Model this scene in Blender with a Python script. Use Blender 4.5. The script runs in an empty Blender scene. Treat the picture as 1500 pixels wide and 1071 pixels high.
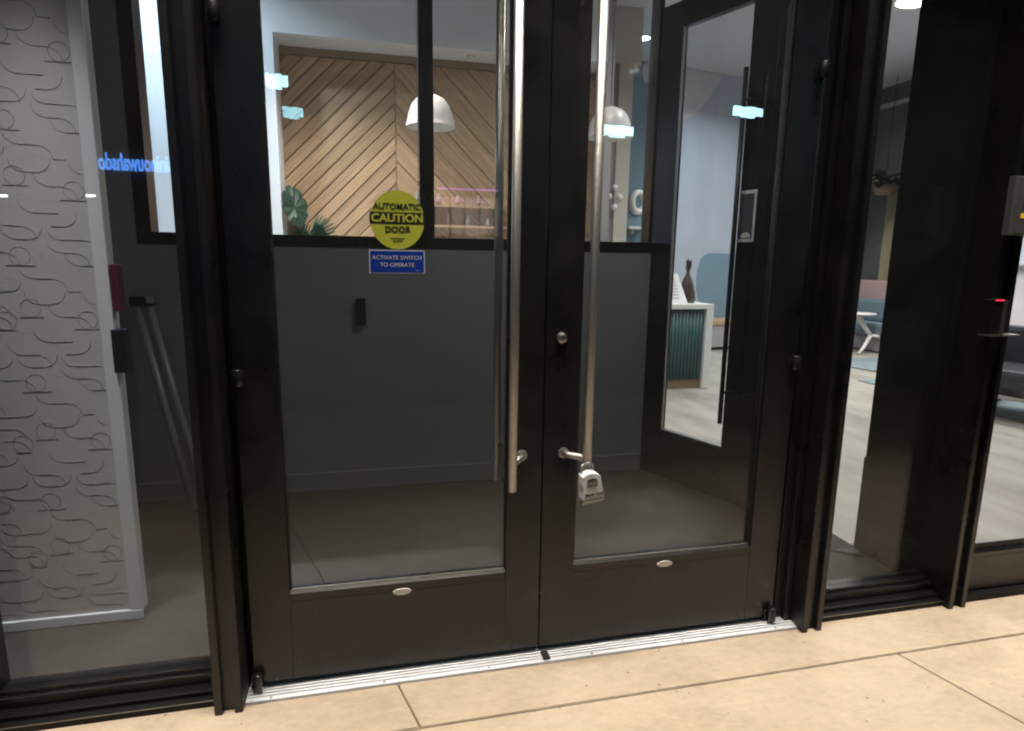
import bpy, bmesh, math, random
from mathutils import Vector, Matrix
random.seed(7)
C = bpy.context.scene.collection
S = bpy.context.scene
PI = math.pi

# ------------------------------------------------------------------ camera
def setup_camera():
    yaw, pit, roll = 0.2244, 0.1736, 0.0138
    F = Vector((math.sin(yaw)*math.cos(pit), math.cos(yaw)*math.cos(pit), -math.sin(pit)))
    R = Vector((math.cos(yaw), -math.sin(yaw), 0)); U = R.cross(F)
    c, s = math.cos(roll), math.sin(roll)
    R2 = R*c + U*s; U2 = -R*s + U*c
    cd = bpy.data.cameras.new('camera'); co = bpy.data.objects.new('camera', cd); C.objects.link(co)
    M = Matrix((R2, U2, -F)).transposed().to_4x4()
    M.translation = Vector((-0.516, -1.795, 1.3403))
    co.matrix_world = M
    cd.sensor_width = 36; cd.lens = 876.9/1500*36; cd.clip_start = .02; cd.clip_end = 400
    S.camera = co
setup_camera()

# ------------------------------------------------------------------ world, moon, exposure
w = bpy.data.worlds.new('World'); S.world = w; w.use_nodes = True
nt = w.node_tree; nt.nodes.clear()
sky = nt.nodes.new('ShaderNodeTexSky'); sky.sky_type = 'NISHITA'; sky.sun_disc = False
sky.sun_elevation = math.radians(-4); sky.sun_rotation = math.radians(200)
bg = nt.nodes.new('ShaderNodeBackground'); bg.inputs['Strength'].default_value = .05
wo = nt.nodes.new('ShaderNodeOutputWorld')
nt.links.new(sky.outputs[0], bg.inputs[0]); nt.links.new(bg.outputs[0], wo.inputs[0])
ml = bpy.data.lights.new('moon', 'SUN'); ml.energy = .01; ml.angle = math.radians(.5)
mo = bpy.data.objects.new('moon', ml); C.objects.link(mo); mo.rotation_euler = (math.radians(40), 0, math.radians(-20))
S.view_settings.view_transform = 'Standard'; S.view_settings.look = 'None'
S.view_settings.exposure = 0; S.view_settings.gamma = 1; S.view_settings.use_curve_mapping = False
S.cycles.use_denoising = True
S.cycles.transparent_max_bounces = 32; S.cycles.max_bounces = 10; S.cycles.glossy_bounces = 5
S.cycles.filter_width = 2.1
S.cycles.sample_clamp_indirect = 4

# ------------------------------------------------------------------ materials
def mat(name, col, rough=.5, metal=0, noise=0, nscale=8, bump=0, bscale=60, stretch=None, spec=.5, emit=None, estr=0, rnoise=0):
    m = bpy.data.materials.new(name); m.use_nodes = True
    n = m.node_tree.nodes; l = m.node_tree.links; b = n['Principled BSDF']
    b.inputs['Base Color'].default_value = (*col, 1); b.inputs['Roughness'].default_value = rough
    b.inputs['Metallic'].default_value = metal; b.inputs['Specular IOR Level'].default_value = spec
    tc = n.new('ShaderNodeTexCoord'); mp = n.new('ShaderNodeMapping'); l.new(tc.outputs['Object'], mp.inputs[0])
    if stretch: mp.inputs['Scale'].default_value = stretch
    if noise:
        t = n.new('ShaderNodeTexNoise'); t.inputs['Scale'].default_value = nscale; t.inputs['Detail'].default_value = 6
        l.new(mp.outputs[0], t.inputs['Vector'])
        r = n.new('ShaderNodeMapRange'); r.inputs['From Min'].default_value = .25; r.inputs['From Max'].default_value = .75
        r.inputs['To Min'].default_value = 1-noise; r.inputs['To Max'].default_value = 1+noise
        l.new(t.outputs[0], r.inputs[0])
        v = n.new('ShaderNodeVectorMath'); v.operation = 'SCALE'; v.inputs[0].default_value = col
        l.new(r.outputs[0], v.inputs['Scale']); l.new(v.outputs[0], b.inputs['Base Color'])
    if rnoise:
        t = n.new('ShaderNodeTexNoise'); t.inputs['Scale'].default_value = nscale*.7; t.inputs['Detail'].default_value = 8
        l.new(mp.outputs[0], t.inputs['Vector'])
        r = n.new('ShaderNodeMapRange'); r.inputs['From Min'].default_value = .3; r.inputs['From Max'].default_value = .7
        r.inputs['To Min'].default_value = max(.02, rough-rnoise); r.inputs['To Max'].default_value = rough+rnoise
        l.new(t.outputs[0], r.inputs[0]); l.new(r.outputs[0], b.inputs['Roughness'])
    if bump:
        t = n.new('ShaderNodeTexNoise'); t.inputs['Scale'].default_value = bscale; t.inputs['Detail'].default_value = 5
        l.new(mp.outputs[0], t.inputs['Vector'])
        bp = n.new('ShaderNodeBump'); bp.inputs['Strength'].default_value = bump; bp.inputs['Distance'].default_value = .01
        l.new(t.outputs[0], bp.inputs['Height']); l.new(bp.outputs[0], b.inputs['Normal'])
    if emit:
        b.inputs['Emission Color'].default_value = (*emit, 1); b.inputs['Emission Strength'].default_value = estr
    return m

def glass_mat(name, tint=(.93, .95, .95), r0=.045, film=.011):
    m = bpy.data.materials.new(name); m.use_nodes = True
    n = m.node_tree.nodes; l = m.node_tree.links; n.clear()
    out = n.new('ShaderNodeOutputMaterial'); mx = n.new('ShaderNodeMixShader')
    tr = n.new('ShaderNodeBsdfTransparent'); tr.inputs[0].default_value = (*tint, 1)
    gl = n.new('ShaderNodeBsdfGlossy'); gl.inputs['Roughness'].default_value = 0.0; gl.inputs[0].default_value = (1, 1, 1, 1)
    ge = n.new('ShaderNodeNewGeometry'); dt = n.new('ShaderNodeVectorMath'); dt.operation = 'DOT_PRODUCT'
    l.new(ge.outputs['Normal'], dt.inputs[0]); l.new(ge.outputs['Incoming'], dt.inputs[1])
    ab = n.new('ShaderNodeMath'); ab.operation = 'ABSOLUTE'; l.new(dt.outputs['Value'], ab.inputs[0])
    su = n.new('ShaderNodeMath'); su.operation = 'SUBTRACT'; su.inputs[0].default_value = 1; l.new(ab.outputs[0], su.inputs[1])
    pw = n.new('ShaderNodeMath'); pw.operation = 'POWER'; l.new(su.outputs[0], pw.inputs[0]); pw.inputs[1].default_value = 5
    ma = n.new('ShaderNodeMath'); ma.operation = 'MULTIPLY_ADD'; l.new(pw.outputs[0], ma.inputs[0])
    ma.inputs[1].default_value = 1-r0; ma.inputs[2].default_value = r0
    l.new(ma.outputs[0], mx.inputs[0]); l.new(tr.outputs[0], mx.inputs[1]); l.new(gl.outputs[0], mx.inputs[2])
    # thin film of dust and wiped smears that catches the lamps
    df = n.new('ShaderNodeBsdfDiffuse'); df.inputs[0].default_value = (.8, .82, .86, 1)
    tc = n.new('ShaderNodeTexCoord'); mp = n.new('ShaderNodeMapping'); mp.inputs['Scale'].default_value = (1.2, 1, 2.6); mp.inputs['Rotation'].default_value = (0, .5, 0)
    l.new(tc.outputs['Object'], mp.inputs[0])
    t = n.new('ShaderNodeTexNoise'); t.inputs['Scale'].default_value = 2.2; t.inputs['Detail'].default_value = 7; t.inputs['Distortion'].default_value = 1.2
    l.new(mp.outputs[0], t.inputs[0])
    r = n.new('ShaderNodeMapRange'); r.inputs['From Min'].default_value = .35; r.inputs['From Max'].default_value = .75
    r.inputs['To Min'].default_value = film*.75; r.inputs['To Max'].default_value = film*1.35; l.new(t.outputs[0], r.inputs[0])
    m2 = n.new('ShaderNodeMixShader'); l.new(r.outputs[0], m2.inputs[0]); l.new(mx.outputs[0], m2.inputs[1]); l.new(df.outputs[0], m2.inputs[2])
    l.new(m2.outputs[0], out.inputs[0])
    return m

def emis(name, col, s):
    m = bpy.data.materials.new(name); m.use_nodes = True
    n = m.node_tree.nodes; l = m.node_tree.links; n.clear()
    o = n.new('ShaderNodeOutputMaterial'); e = n.new('ShaderNodeEmission')
    e.inputs[0].default_value = (*col, 1); e.inputs[1].default_value = s; l.new(e.outputs[0], o.inputs[0]); return m

def concrete(name, base, dark, light, rough=.75):
    m = bpy.data.materials.new(name); m.use_nodes = True
    n = m.node_tree.nodes; l = m.node_tree.links; b = n['Principled BSDF']
    tc = n.new('ShaderNodeTexCoord')
    def noise(sc, det=6, st=None, rgh=.55, dist=0):
        mp = n.new('ShaderNodeMapping'); l.new(tc.outputs['Object'], mp.inputs[0])
        if st: mp.inputs['Scale'].default_value = st
        t = n.new('ShaderNodeTexNoise'); t.inputs['Scale'].default_value = sc; t.inputs['Detail'].default_value = det
        t.inputs['Roughness'].default_value = rgh; t.inputs['Distortion'].default_value = dist
        l.new(mp.outputs[0], t.inputs[0]); return t.outputs[0]
    def ramp(src, a, bb, c0, c1):
        r = n.new('ShaderNodeValToRGB'); r.color_ramp.elements[0].position = a; r.color_ramp.elements[1].position = bb
        r.color_ramp.elements[0].color = (*c0, 1); r.color_ramp.elements[1].color = (*c1, 1); l.new(src, r.inputs[0]); return r.outputs[0]
    def mix(fac, A, B, blend='MIX'):
        x = n.new('ShaderNodeMix'); x.data_type = 'RGBA'; x.blend_type = blend
        if isinstance(fac, float): x.inputs[0].default_value = fac
        else: l.new(fac, x.inputs[0])
        l.new(A, x.inputs[6])
        if isinstance(B, tuple): x.inputs[7].default_value = (*B, 1)
        else: l.new(B, x.inputs[7])
        return x.outputs[2]
    c = ramp(noise(2.4, 9, (1, 1.6, 1), .68, .5), .36, .64, dark, light)
    c2 = ramp(noise(22, 10, (1, 1.8, 1), .75), .38, .62, tuple(x*.82 for x in base), tuple(min(1, x*1.12) for x in base))
    c = mix(.45, c, c2)
    pale = ramp(noise(7, 6, (1, 2.2, 1), .7, .2), .6, .8, (0, 0, 0), (.5, .5, .5))
    c = mix(pale, c, tuple(min(1, x*1.25) for x in light))
    # small dark pits and specks
    vo = n.new('ShaderNodeTexVoronoi'); vo.inputs['Scale'].default_value = 26; vo.inputs['Randomness'].default_value = 1
    l.new(tc.outputs['Object'], vo.inputs['Vector'])
    sep = n.new('ShaderNodeSeparateColor'); l.new(vo.outputs['Color'], sep.inputs[0])
    th = n.new('ShaderNodeMath'); th.operation = 'MULTIPLY_ADD'; l.new(sep.outputs[0], th.inputs[0]); th.inputs[1].default_value = .28; th.inputs[2].default_value = -.14
    lt = n.new('ShaderNodeMath'); lt.operation = 'SUBTRACT'; l.new(th.outputs[0], lt.inputs[0]); l.new(vo.outputs['Distance'], lt.inputs[1])
    sp = ramp(lt.outputs[0], 0.0, .05, (0, 0, 0), (.7, .7, .7))
    c = mix(sp, c, tuple(x*.3 for x in dark))
    l.new(c, b.inputs['Base Color']); b.inputs['Roughness'].default_value = rough
    b.inputs['Specular IOR Level'].default_value = .35
    bp = n.new('ShaderNodeBump'); bp.inputs['Strength'].default_value = .12; bp.inputs['Distance'].default_value = .0012
    l.new(noise(34, 3), bp.inputs['Height']); l.new(bp.outputs[0], b.inputs['Normal'])
    return m

def wood_mat(name, col, axis_scale=(1, 1, 18), rough=.5):
    m = bpy.data.materials.new(name); m.use_nodes = True
    n = m.node_tree.nodes; l = m.node_tree.links; b = n['Principled BSDF']
    tc = n.new('ShaderNodeTexCoord'); mp = n.new('ShaderNodeMapping'); mp.inputs['Scale'].default_value = axis_scale
    oi = n.new('ShaderNodeObjectInfo'); ad = n.new('ShaderNodeVectorMath'); ad.operation = 'ADD'
    mu = n.new('ShaderNodeMath'); mu.operation = 'MULTIPLY'; mu.inputs[1].default_value = 40; l.new(oi.outputs['Random'], mu.inputs[0])
    l.new(tc.outputs['Object'], ad.inputs[0]); l.new(mu.outputs[0], ad.inputs[1]); l.new(ad.outputs[0], mp.inputs[0])
    t = n.new('ShaderNodeTexNoise'); t.inputs['Scale'].default_value = 2.5; t.inputs['Detail'].default_value = 9; t.inputs['Distortion'].default_value = .4
    l.new(mp.outputs[0], t.inputs[0])
    r = n.new('ShaderNodeValToRGB'); r.color_ramp.elements[0].position = .3; r.color_ramp.elements[1].position = .72
    r.color_ramp.elements[0].color = (*[x*.68 for x in col], 1); r.color_ramp.elements[1].color = (*[min(1, x*1.22) for x in col], 1)
    l.new(t.outputs[0], r.inputs[0])
    v = n.new('ShaderNodeMapRange'); v.inputs['To Min'].default_value = .82; v.inputs['To Max'].default_value = 1.14; l.new(oi.outputs['Random'], v.inputs[0])
    sc = n.new('ShaderNodeVectorMath'); sc.operation = 'SCALE'; l.new(r.outputs[0], sc.inputs[0]); l.new(v.outputs[0], sc.inputs['Scale'])
    l.new(sc.outputs[0], b.inputs['Base Color']); b.inputs['Roughness'].default_value = rough
    return m

M = dict(
 bronze=mat('dark_bronze_paint', (.0100, .0096, .0118), .34, 0, .28, 9, .05, 240, rnoise=.11),
 bronze_in=mat('black_frame_paint', (.010, .010, .012), .32, rnoise=.05),
 gloss_black=mat('black_gloss_panel', (.005, .005, .007), .08),
 sill=mat('black_sill_paint', (.005, .005, .0055), .55, spec=.25),
 brownvase=mat('brown_glaze', (.05, .032, .024), .35, 0, .5, 14),
 rubber=mat('black_rubber', (.012, .012, .012), .7),
 steel=mat('brushed_steel', (.58, .565, .555), .40, 1, .10, 30, .25, 40, (60, 60, .8)),
 steel_dark=mat('dim_steel', (.40, .39, .36), .35, 1, .1, 30, .2, 40, (60, 60, .8)),
 alu=mat('mill_aluminium', (.80, .82, .88), .42, 0, .22, 14, .12, 50, (1, 30, 1)),
 glass=glass_mat('clear_glass'),
 glass_in=glass_mat('inner_glass', (.95, .96, .965), .03, .008),
 pave=concrete('tan_concrete', (.50, .40, .30), (.39, .305, .225), (.58, .475, .36)),
 vest=concrete('vestibule_concrete', (.052, .049, .045), (.036, .034, .031), (.066, .062, .057), .65),
 lob=mat('lobby_plank_floor', (.31, .29, .255), .42, 0, .32, 3, 0, 60, (1.6, .5, 1)),
 grey=mat('grey_wall_paint', (.31, .328, .34), .62, 0, .04, 3),
 greyb=mat('grey_baseboard_paint', (.29, .31, .322), .5),
 white=mat('white_wall_paint', (.70, .73, .77), .7, 0, .03, 3),
 ceil=mat('ceiling_paint', (.56, .58, .59), .8, 0, .02, 3),
 wood=wood_mat('oak_board', (.50, .335, .205)),
 woodback=mat('niche_backing', (.30, .21, .14), .8),
 relief=mat('relief_panel_plaster', (.56, .55, .555), .55, 0, .05, 5, .05, 80),
 relief_bar=mat('relief_bar_shade', (.22, .215, .22), .6),  # dark grey paints in the shade along level relief edges
 relief_arc=mat('relief_arc_shade', (.25, .245, .25), .6),  # shade painted into the arcs, slightly paler than the bars
 relief_line=mat('relief_groove_shadow', (.30, .29, .28), .6),
 yellow=mat('yellow_vinyl', (.50, .52, .05), .45, 0, .05, 20),
 blackink=mat('black_ink', (.02, .02, .015), .5),
 blue=mat('blue_vinyl', (.004, .035, .30), .6, spec=.2),
 whiteink=mat('white_ink', (.65, .68, .75), .5),
 oval=mat('oval_plate', (.72, .68, .62), .35),
 lbody=mat('lockbox_plastic', (.84, .85, .87), .35, 0, .04, 30),
 ldark=mat('lockbox_shutter', (.035, .035, .035), .4),
 shade=mat('pendant_enamel', (.46, .43, .43), .4),
 shade_in=mat('pendant_inside', (.85, .86, .82), .6),
 leaf=mat('green_leaf', (.02, .055, .037), .4, 0, .35, 9),
 leafd=mat('dark_leaf', (.022, .03, .022), .45, 0, .3, 9),
 mural=mat('mural_blue_grey', (.38, .42, .49), .8, 0, .05, 2),
 mural_d=mat('mural_slate', (.15, .21, .28), .8, 0, .08, 2),
 mural_l=mat('mural_pale', (.55, .54, .54), .8, 0, .04, 2),
 mural_t=mat('mural_teal', (.16, .25, .32), .8, 0, .05, 2),
 beige=mat('beige_wall', (.50, .465, .40), .7, 0, .03, 3),
 taupe=mat('taupe_wall', (.33, .31, .32), .7, 0, .03, 3),
 teal=mat('teal_ribbed_front', (.035, .10, .105), .45),
 desk_w=mat('desk_solid_surface', (.78, .79, .76), .3),
 plinth=mat('desk_plinth_wood', (.26, .18, .115), .5),
 paper=mat('paper', (.80, .82, .80), .7),
 pink=mat('dusty_pink_fabric', (.48, .32, .32), .9, 0, .08, 40),
 sofa=mat('blue_grey_fabric', (.14, .20, .24), .9, 0, .1, 40),
 darkwall=mat('dark_green_grey_wall', (.085, .10, .095), .7, 0, .2, 2),
 curtain=mat('beige_curtain', (.33, .30, .20), .85),
 rug=mat('blue_rug', (.17, .215, .235), .95, 0, .3, 12),
 seatblack=mat('black_leather', (.018, .024, .03), .4),
 armwood=mat('chair_arm_wood', (.42, .27, .16), .45),
 asphalt=mat('asphalt', (.05, .05, .05), .85, 0, .2, 6, .5, 90),
 facade=mat('opposite_brick', (.10, .07, .055), .85, 0, .3, 4),
 maroon=mat('maroon_plastic', (.10, .008, .02), .4),
 navy=mat('navy_box', (.010, .014, .045), .35),
 pole=mat('grey_pole_paint', (.45, .45, .45), .45, .3),
 intercom=mat('intercom_steel', (.30, .31, .33), .38, .8, .08, 25),
 amber=mat('amber_label', (.80, .40, .03), .4, emit=(1, .45, .02), estr=.35),
 shadow=mat('dark_recess', (.004, .004, .004), .8),
 offwhite=mat('offwhite_plastic', (.72, .70, .66), .45),
)

# ------------------------------------------------------------------ mesh helpers
def newbm(): return bmesh.new()
def bx(bm, x0, x1, y0, y1, z0, z1, bev=0, mi=0):
    vs = [bm.verts.new((x, y, z)) for x in (x0, x1) for y in (y0, y1) for z in (z0, z1)]
    fs = [(0, 1, 3, 2), (4, 6, 7, 5), (0, 4, 5, 1), (2, 3, 7, 6), (0, 2, 6, 4), (1, 5, 7, 3)]
    F = [bm.faces.new([vs[i] for i in f]) for f in fs]
    for f in F: f.material_index = mi
    if bev:
        es = list({e for f in F for e in f.edges})
        r = bmesh.ops.bevel(bm, geom=es, offset=bev, segments=2, affect='EDGES', profile=.6)
        for f in r['faces']: f.material_index = mi
def tube(bm, pts, r, n=12, cap=True, mi=0):
    P = [Vector(p) for p in pts]; rings = []
    R = r if isinstance(r, (list, tuple)) else [r]*len(P)
    up = None
    for i, p in enumerate(P):
        t = (P[min(i+1, len(P)-1)] - P[max(i-1, 0)]).normalized()
        if up is None:
            up = Vector((0, 0, 1)) if abs(t.z) < .9 else Vector((1, 0, 0))
        a = t.cross(up).normalized(); b = a.cross(t).normalized(); up = b
        rings.append([bm.verts.new(p + (a*math.cos(2*PI*k/n) + b*math.sin(2*PI*k/n))*R[i]) for k in range(n)])
    for i in range(len(rings)-1):
        for k in range(n):
            f = bm.faces.new((rings[i][k], rings[i][(k+1) % n], rings[i+1][(k+1) % n], rings[i+1][k])); f.smooth = True; f.material_index = mi
    if cap:
        bm.faces.new(rings[0][::-1]).material_index = mi; bm.faces.new(rings[-1]).material_index = mi
def lathe(bm, prof, n=28, cx=0, cy=0, cz=0, axis='z'):
    rings = []
    for r, z in prof:
        ring = []
        for k in range(n):
            a = 2*PI*k/n
            if axis == 'z': v = (cx+r*math.cos(a), cy+r*math.sin(a), cz+z)
            else: v = (cx+r*math.cos(a), cy+z, cz+r*math.sin(a))
            ring.append(bm.verts.new(v))
        rings.append(ring)
    for i in range(len(rings)-1):
        for k in range(n):
            f = bm.faces.new((rings[i][k], rings[i][(k+1) % n], rings[i+1][(k+1) % n], rings[i+1][k])); f.smooth = True
    return rings
def prism(bm, poly, y0, y1, plane='xz', bev=0):
    def P(a, b, d):
        return (a, d, b) if plane == 'xz' else ((a, b, d) if plane == 'xy' else (d, a, b))
    A = [bm.verts.new(P(a, b, y0)) for a, b in poly]; B = [bm.verts.new(P(a, b, y1)) for a, b in poly]
    F = [bm.faces.new(A), bm.faces.new(B[::-1])]
    n = len(poly)
    for i in range(n): F.append(bm.faces.new((A[i], B[i], B[(i+1) % n], A[(i+1) % n])))
    if bev:
        es = [e for e in F[0].edges] + [e for e in F[1].edges]
        bmesh.ops.bevel(bm, geom=es, offset=bev, segments=2, affect='EDGES', profile=.6)
def clip(poly, ax, v, keep):
    out = []
    for i in range(len(poly)):
        a, b_ = poly[i], poly[(i+1) % len(poly)]
        ia = (a[ax]-v)*keep >= 0; ib = (b_[ax]-v)*keep >= 0
        if ia: out.append(a)
        if ia != ib:
            t = (v-a[ax])/(b_[ax]-a[ax]); out.append((a[0]+t*(b_[0]-a[0]), a[1]+t*(b_[1]-a[1])))
    return out
def obj(name, bm, m, parent=None, loc=None, rot=None):
    bmesh.ops.recalc_face_normals(bm, faces=bm.faces)
    me = bpy.data.meshes.new(name); bm.to_mesh(me); bm.free()
    for mm in (m if isinstance(m, (list, tuple)) else [m]): me.materials.append(mm)
    o = bpy.data.objects.new(name, me); C.objects.link(o)
    if parent: o.parent = parent
    if loc: o.location = loc
    if rot: o.rotation_euler = rot
    return o
def box(name, d, m, parent=None, bev=0, **k):
    b = newbm(); bx(b, *d, bev=bev); return obj(name, b, m, parent, **k)
def thing(name, label, cat, loc=(0, 0, 0), rotz=0, group=None):
    o = bpy.data.objects.new(name, None); C.objects.link(o); o.empty_display_size = .1
    o.location = loc; o.rotation_euler = (0, 0, rotz); o['label'] = label; o['category'] = cat
    if group: o['group'] = group
    return o
def tag(o, label, cat, group=None):
    o['label'] = label; o['category'] = cat
    if group: o['group'] = group
    return o
def struct(o): o['kind'] = 'structure'; return o
def sempty(name, loc=(0, 0, 0)):
    o = bpy.data.objects.new(name, None); C.objects.link(o); o.location = loc; o['kind'] = 'structure'; return o
def text(name, s, size, m, parent, loc, rot=(PI/2, 0, 0), align='CENTER', ext=.0004, sx=1, shear=0, spacing=1, bold=0):
    cu = bpy.data.curves.new(name, 'FONT'); cu.body = s; cu.size = size; cu.align_x = align; cu.align_y = 'CENTER'
    cu.extrude = ext; cu.shear = shear; cu.space_character = spacing; cu.offset = bold; cu.resolution_u = 4
    t = bpy.data.objects.new(name+'_t', cu); C.objects.link(t); bpy.context.view_layer.update()
    me = bpy.data.meshes.new_from_object(t.evaluated_get(bpy.context.evaluated_depsgraph_get()))
    bpy.data.objects.remove(t); me.name = name
    o = bpy.data.objects.new(name, me); C.objects.link(o); me.materials.clear(); me.materials.append(m)
    o.location = loc; o.rotation_euler = rot; o.scale = (sx, 1, 1)
    if parent: o.parent = parent
    return o
def copy_tree(o, parent=None):
    c = o.copy(); C.objects.link(c)
    if parent: c.parent = parent
    for ch in list(o.children): copy_tree(ch, c)
    return c

# ------------------------------------------------------------------ ground outside
SK = -.29
def slab(parent, xa, xb, y0, y1, z0=-.06, z1=0.0, m=None, g=.0024):
    b = newbm()
    def sx(x, y, s): return x + SK*(y - y1) + s*g
    lo = [(sx(xa, y0, 1), y0+g), (sx(xb, y0, -1), y0+g), (sx(xb, y1, -1), y1-g), (sx(xa, y1, 1), y1-g)]
    A = [b.verts.new((*p, z0)) for p in lo]; B = [b.verts.new((*p, z1)) for p in lo]
    b.faces.new(A[::-1]); top = b.faces.new(B)
    for i in range(4): b.faces.new((A[i], A[(i+1) % 4], B[(i+1) % 4], B[i]))
    bmesh.ops.bevel(b, geom=list(top.edges), offset=.0025, segments=2, affect='EDGES')
    return obj('paving_slab', b, m or M['pave'], parent)
pav = sempty('pavement')
for x0, x1 in ((-7, -3.5), (-3.5, -.483), (-.483, 3.2), (3.2, 7)): slab(pav, x0, x1, -.247, -.03)
for x0, x1 in ((-7, -4.2), (-4.2, -1.6), (-1.6, 1.238), (1.238, 3.9), (3.9, 7)): slab(pav, x0, x1, -1.75, -.247)
for x0, x1 in ((-7, -4.0), (-4.0, -1.1), (-1.1, 1.8), (1.8, 4.7), (4.7, 7.5)): slab(pav, x0, x1, -3.4, -1.75)
box('slab_bed', (-8, 9, -3.5, .02, -.2, -.055), M['shadow'], pav)
struct(box('road', (-60, 60, -60, -3.5, -.3, -.13), M['asphalt']))
kb = newbm(); bx(kb, -60, 60, -3.62, -3.42, -.13, .0, .01); struct(obj('kerb', kb, M['greyb']))
struct(box('ground', (-150, 150, -150, 150, -.6, -.31), M['asphalt']))

# ------------------------------------------------------------------ inside floors
vf = sempty('vestibule_floor')
def poly_slab(name, pts, z0, z1, m, parent, bev=.002):
    b = newbm(); prism(b, pts, z0, z1, 'xy', bev); return obj(name, b, m, parent)
jx = lambda y: -.774 - .355*(y-.683)
poly_slab('floor_slab', [(-2.6, .06), (jx(.06)-.002, .06), (jx(1.75)-.002, 1.75), (-2.6, 1.75)], -.06, .004, M['vest'], vf)
poly_slab('floor_slab', [(jx(.06)+.002, .06), (1.712, .06), (1.712, .458), (1.49, .458), (1.49, .97), (1.18, 1.75), (jx(1.75)+.002, 1.75)], -.06, .004, M['vest'], vf)
poly_slab('floor_slab', [(1.722, .06), (9, .06), (9, .50), (1.722, .50)], -.06, .004, M['lob'], vf)
lf = struct(box('lobby_floor', (-4, 10, .06, 9.5, -.20, -.001), M['lob']))

box('joint_bed', (-2.6, 1.712, .06, 1.75, -.0006, .0012), M['shadow'], vf)
# ------------------------------------------------------------------ storefront frame
def channel_jamb(name, xa, xb, parent, y0=-.078, y1=.10, ztop=2.86):
    """mullion with a groove down its front face"""
    g = (xb-xa)*.30
    poly = [(xa, y0), (xa+g*.95, y0), (xa+g, y0+.018), (xb-g, y0+.018), (xb-g*.95, y0), (xb, y0), (xb, y1), (xa, y1)]
    b = newbm(); prism(b, poly, -.004, ztop, 'xy'); 
    es = [e for e in b.edges if abs(e.verts[0].co.z-e.verts[1].co.z) > 1]
    bmesh.ops.bevel(b, geom=es, offset=.0022, segments=2, affect='EDGES')
    return obj(name, b, M['bronze'], parent)
fr = thing('storefront_frame', 'dark bronze aluminium storefront framing with posts and low sills around the double doors', 'storefront')
channel_jamb('post', -1.012, -.934, fr)
channel_jamb('post', .988, 1.072, fr)
channel_jamb('post', 1.668, 1.752, fr, -.062)
channel_jamb('post', -1.70, -1.612, fr)
channel_jamb('post', 3.1, 3.18, fr, -.062)
box('door_stop', (.932, .988, .012, .10, .0, 2.80), M['bronze_in'], fr, .002)
box('door_stop', (-.934, -.9160, .046, .10, .0, 2.80), M['shadow'], fr)
box('stop_bead', (.960, .9855, -.010, .012, .0, 2.80), M['bronze'], fr, .002)
box('header', (-1.612, 3.1, -.06, .10, 2.80, 3.02), M['bronze'], fr, .003)
for xa, xb in ((-1.612, -1.012), (1.072, 1.668)):
    b = newbm(); bx(b, xa, xb, -.035, .10, -.004, .024, .002); bx(b, xa, xb, -.012, .10, .024, .038, .002)
    obj('sill', b, M['sill'], fr)
    box('sill_nose', (xa, xb, -.0365, -.0352, .020, .0220), M['steel_dark'], fr)
    b = newbm(); bx(b, xa, xb, .025, .10, .038, .070, .003); bx(b, xa, xb, .040, .10, .070, .084, .002)
    obj('bottom_rail', b, M['bronze'], fr)
    box('glass', (xa, xb,   .062, .070, .084, 2.80), M['glass'], fr)
# ledge under second door
box('sill', (1.752, 3.1, -.03, .06, -.004, .022), M['sill'], fr, .002)

# threshold
th = newbm(); bx(th, -.932, .986, -.052, .105, -.004, .010, .0015)
for i in range(9):
    y = -.036 + i*.0135; bx(th, -.932, .986, y, y+.0062, .010, .0142, .0008)
bx(th, -.932, .986, .085, .105, .0101, .018, .001)
tho = obj('door_threshold', th, M['alu'])
for x in (-.86, -.52, -.18, .18, .52, .90):
    b = newbm(); lathe(b, [(0, .0118), (.0035, .0118), (.0042, .0105), (.0042, .010)], 14, x, -.0435, 0); obj('screw', b, M['steel_dark'], tho)
tag(tho, 'ribbed silver aluminium threshold strip below the double doors', 'threshold')
tag(box('floor_keeper', (.005, .030, -.050, -.006, .0145, .019), M['rubber'], None, .001), 'small dark keeper plate on the threshold under the door meeting edge', 'keeper plate')

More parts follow.
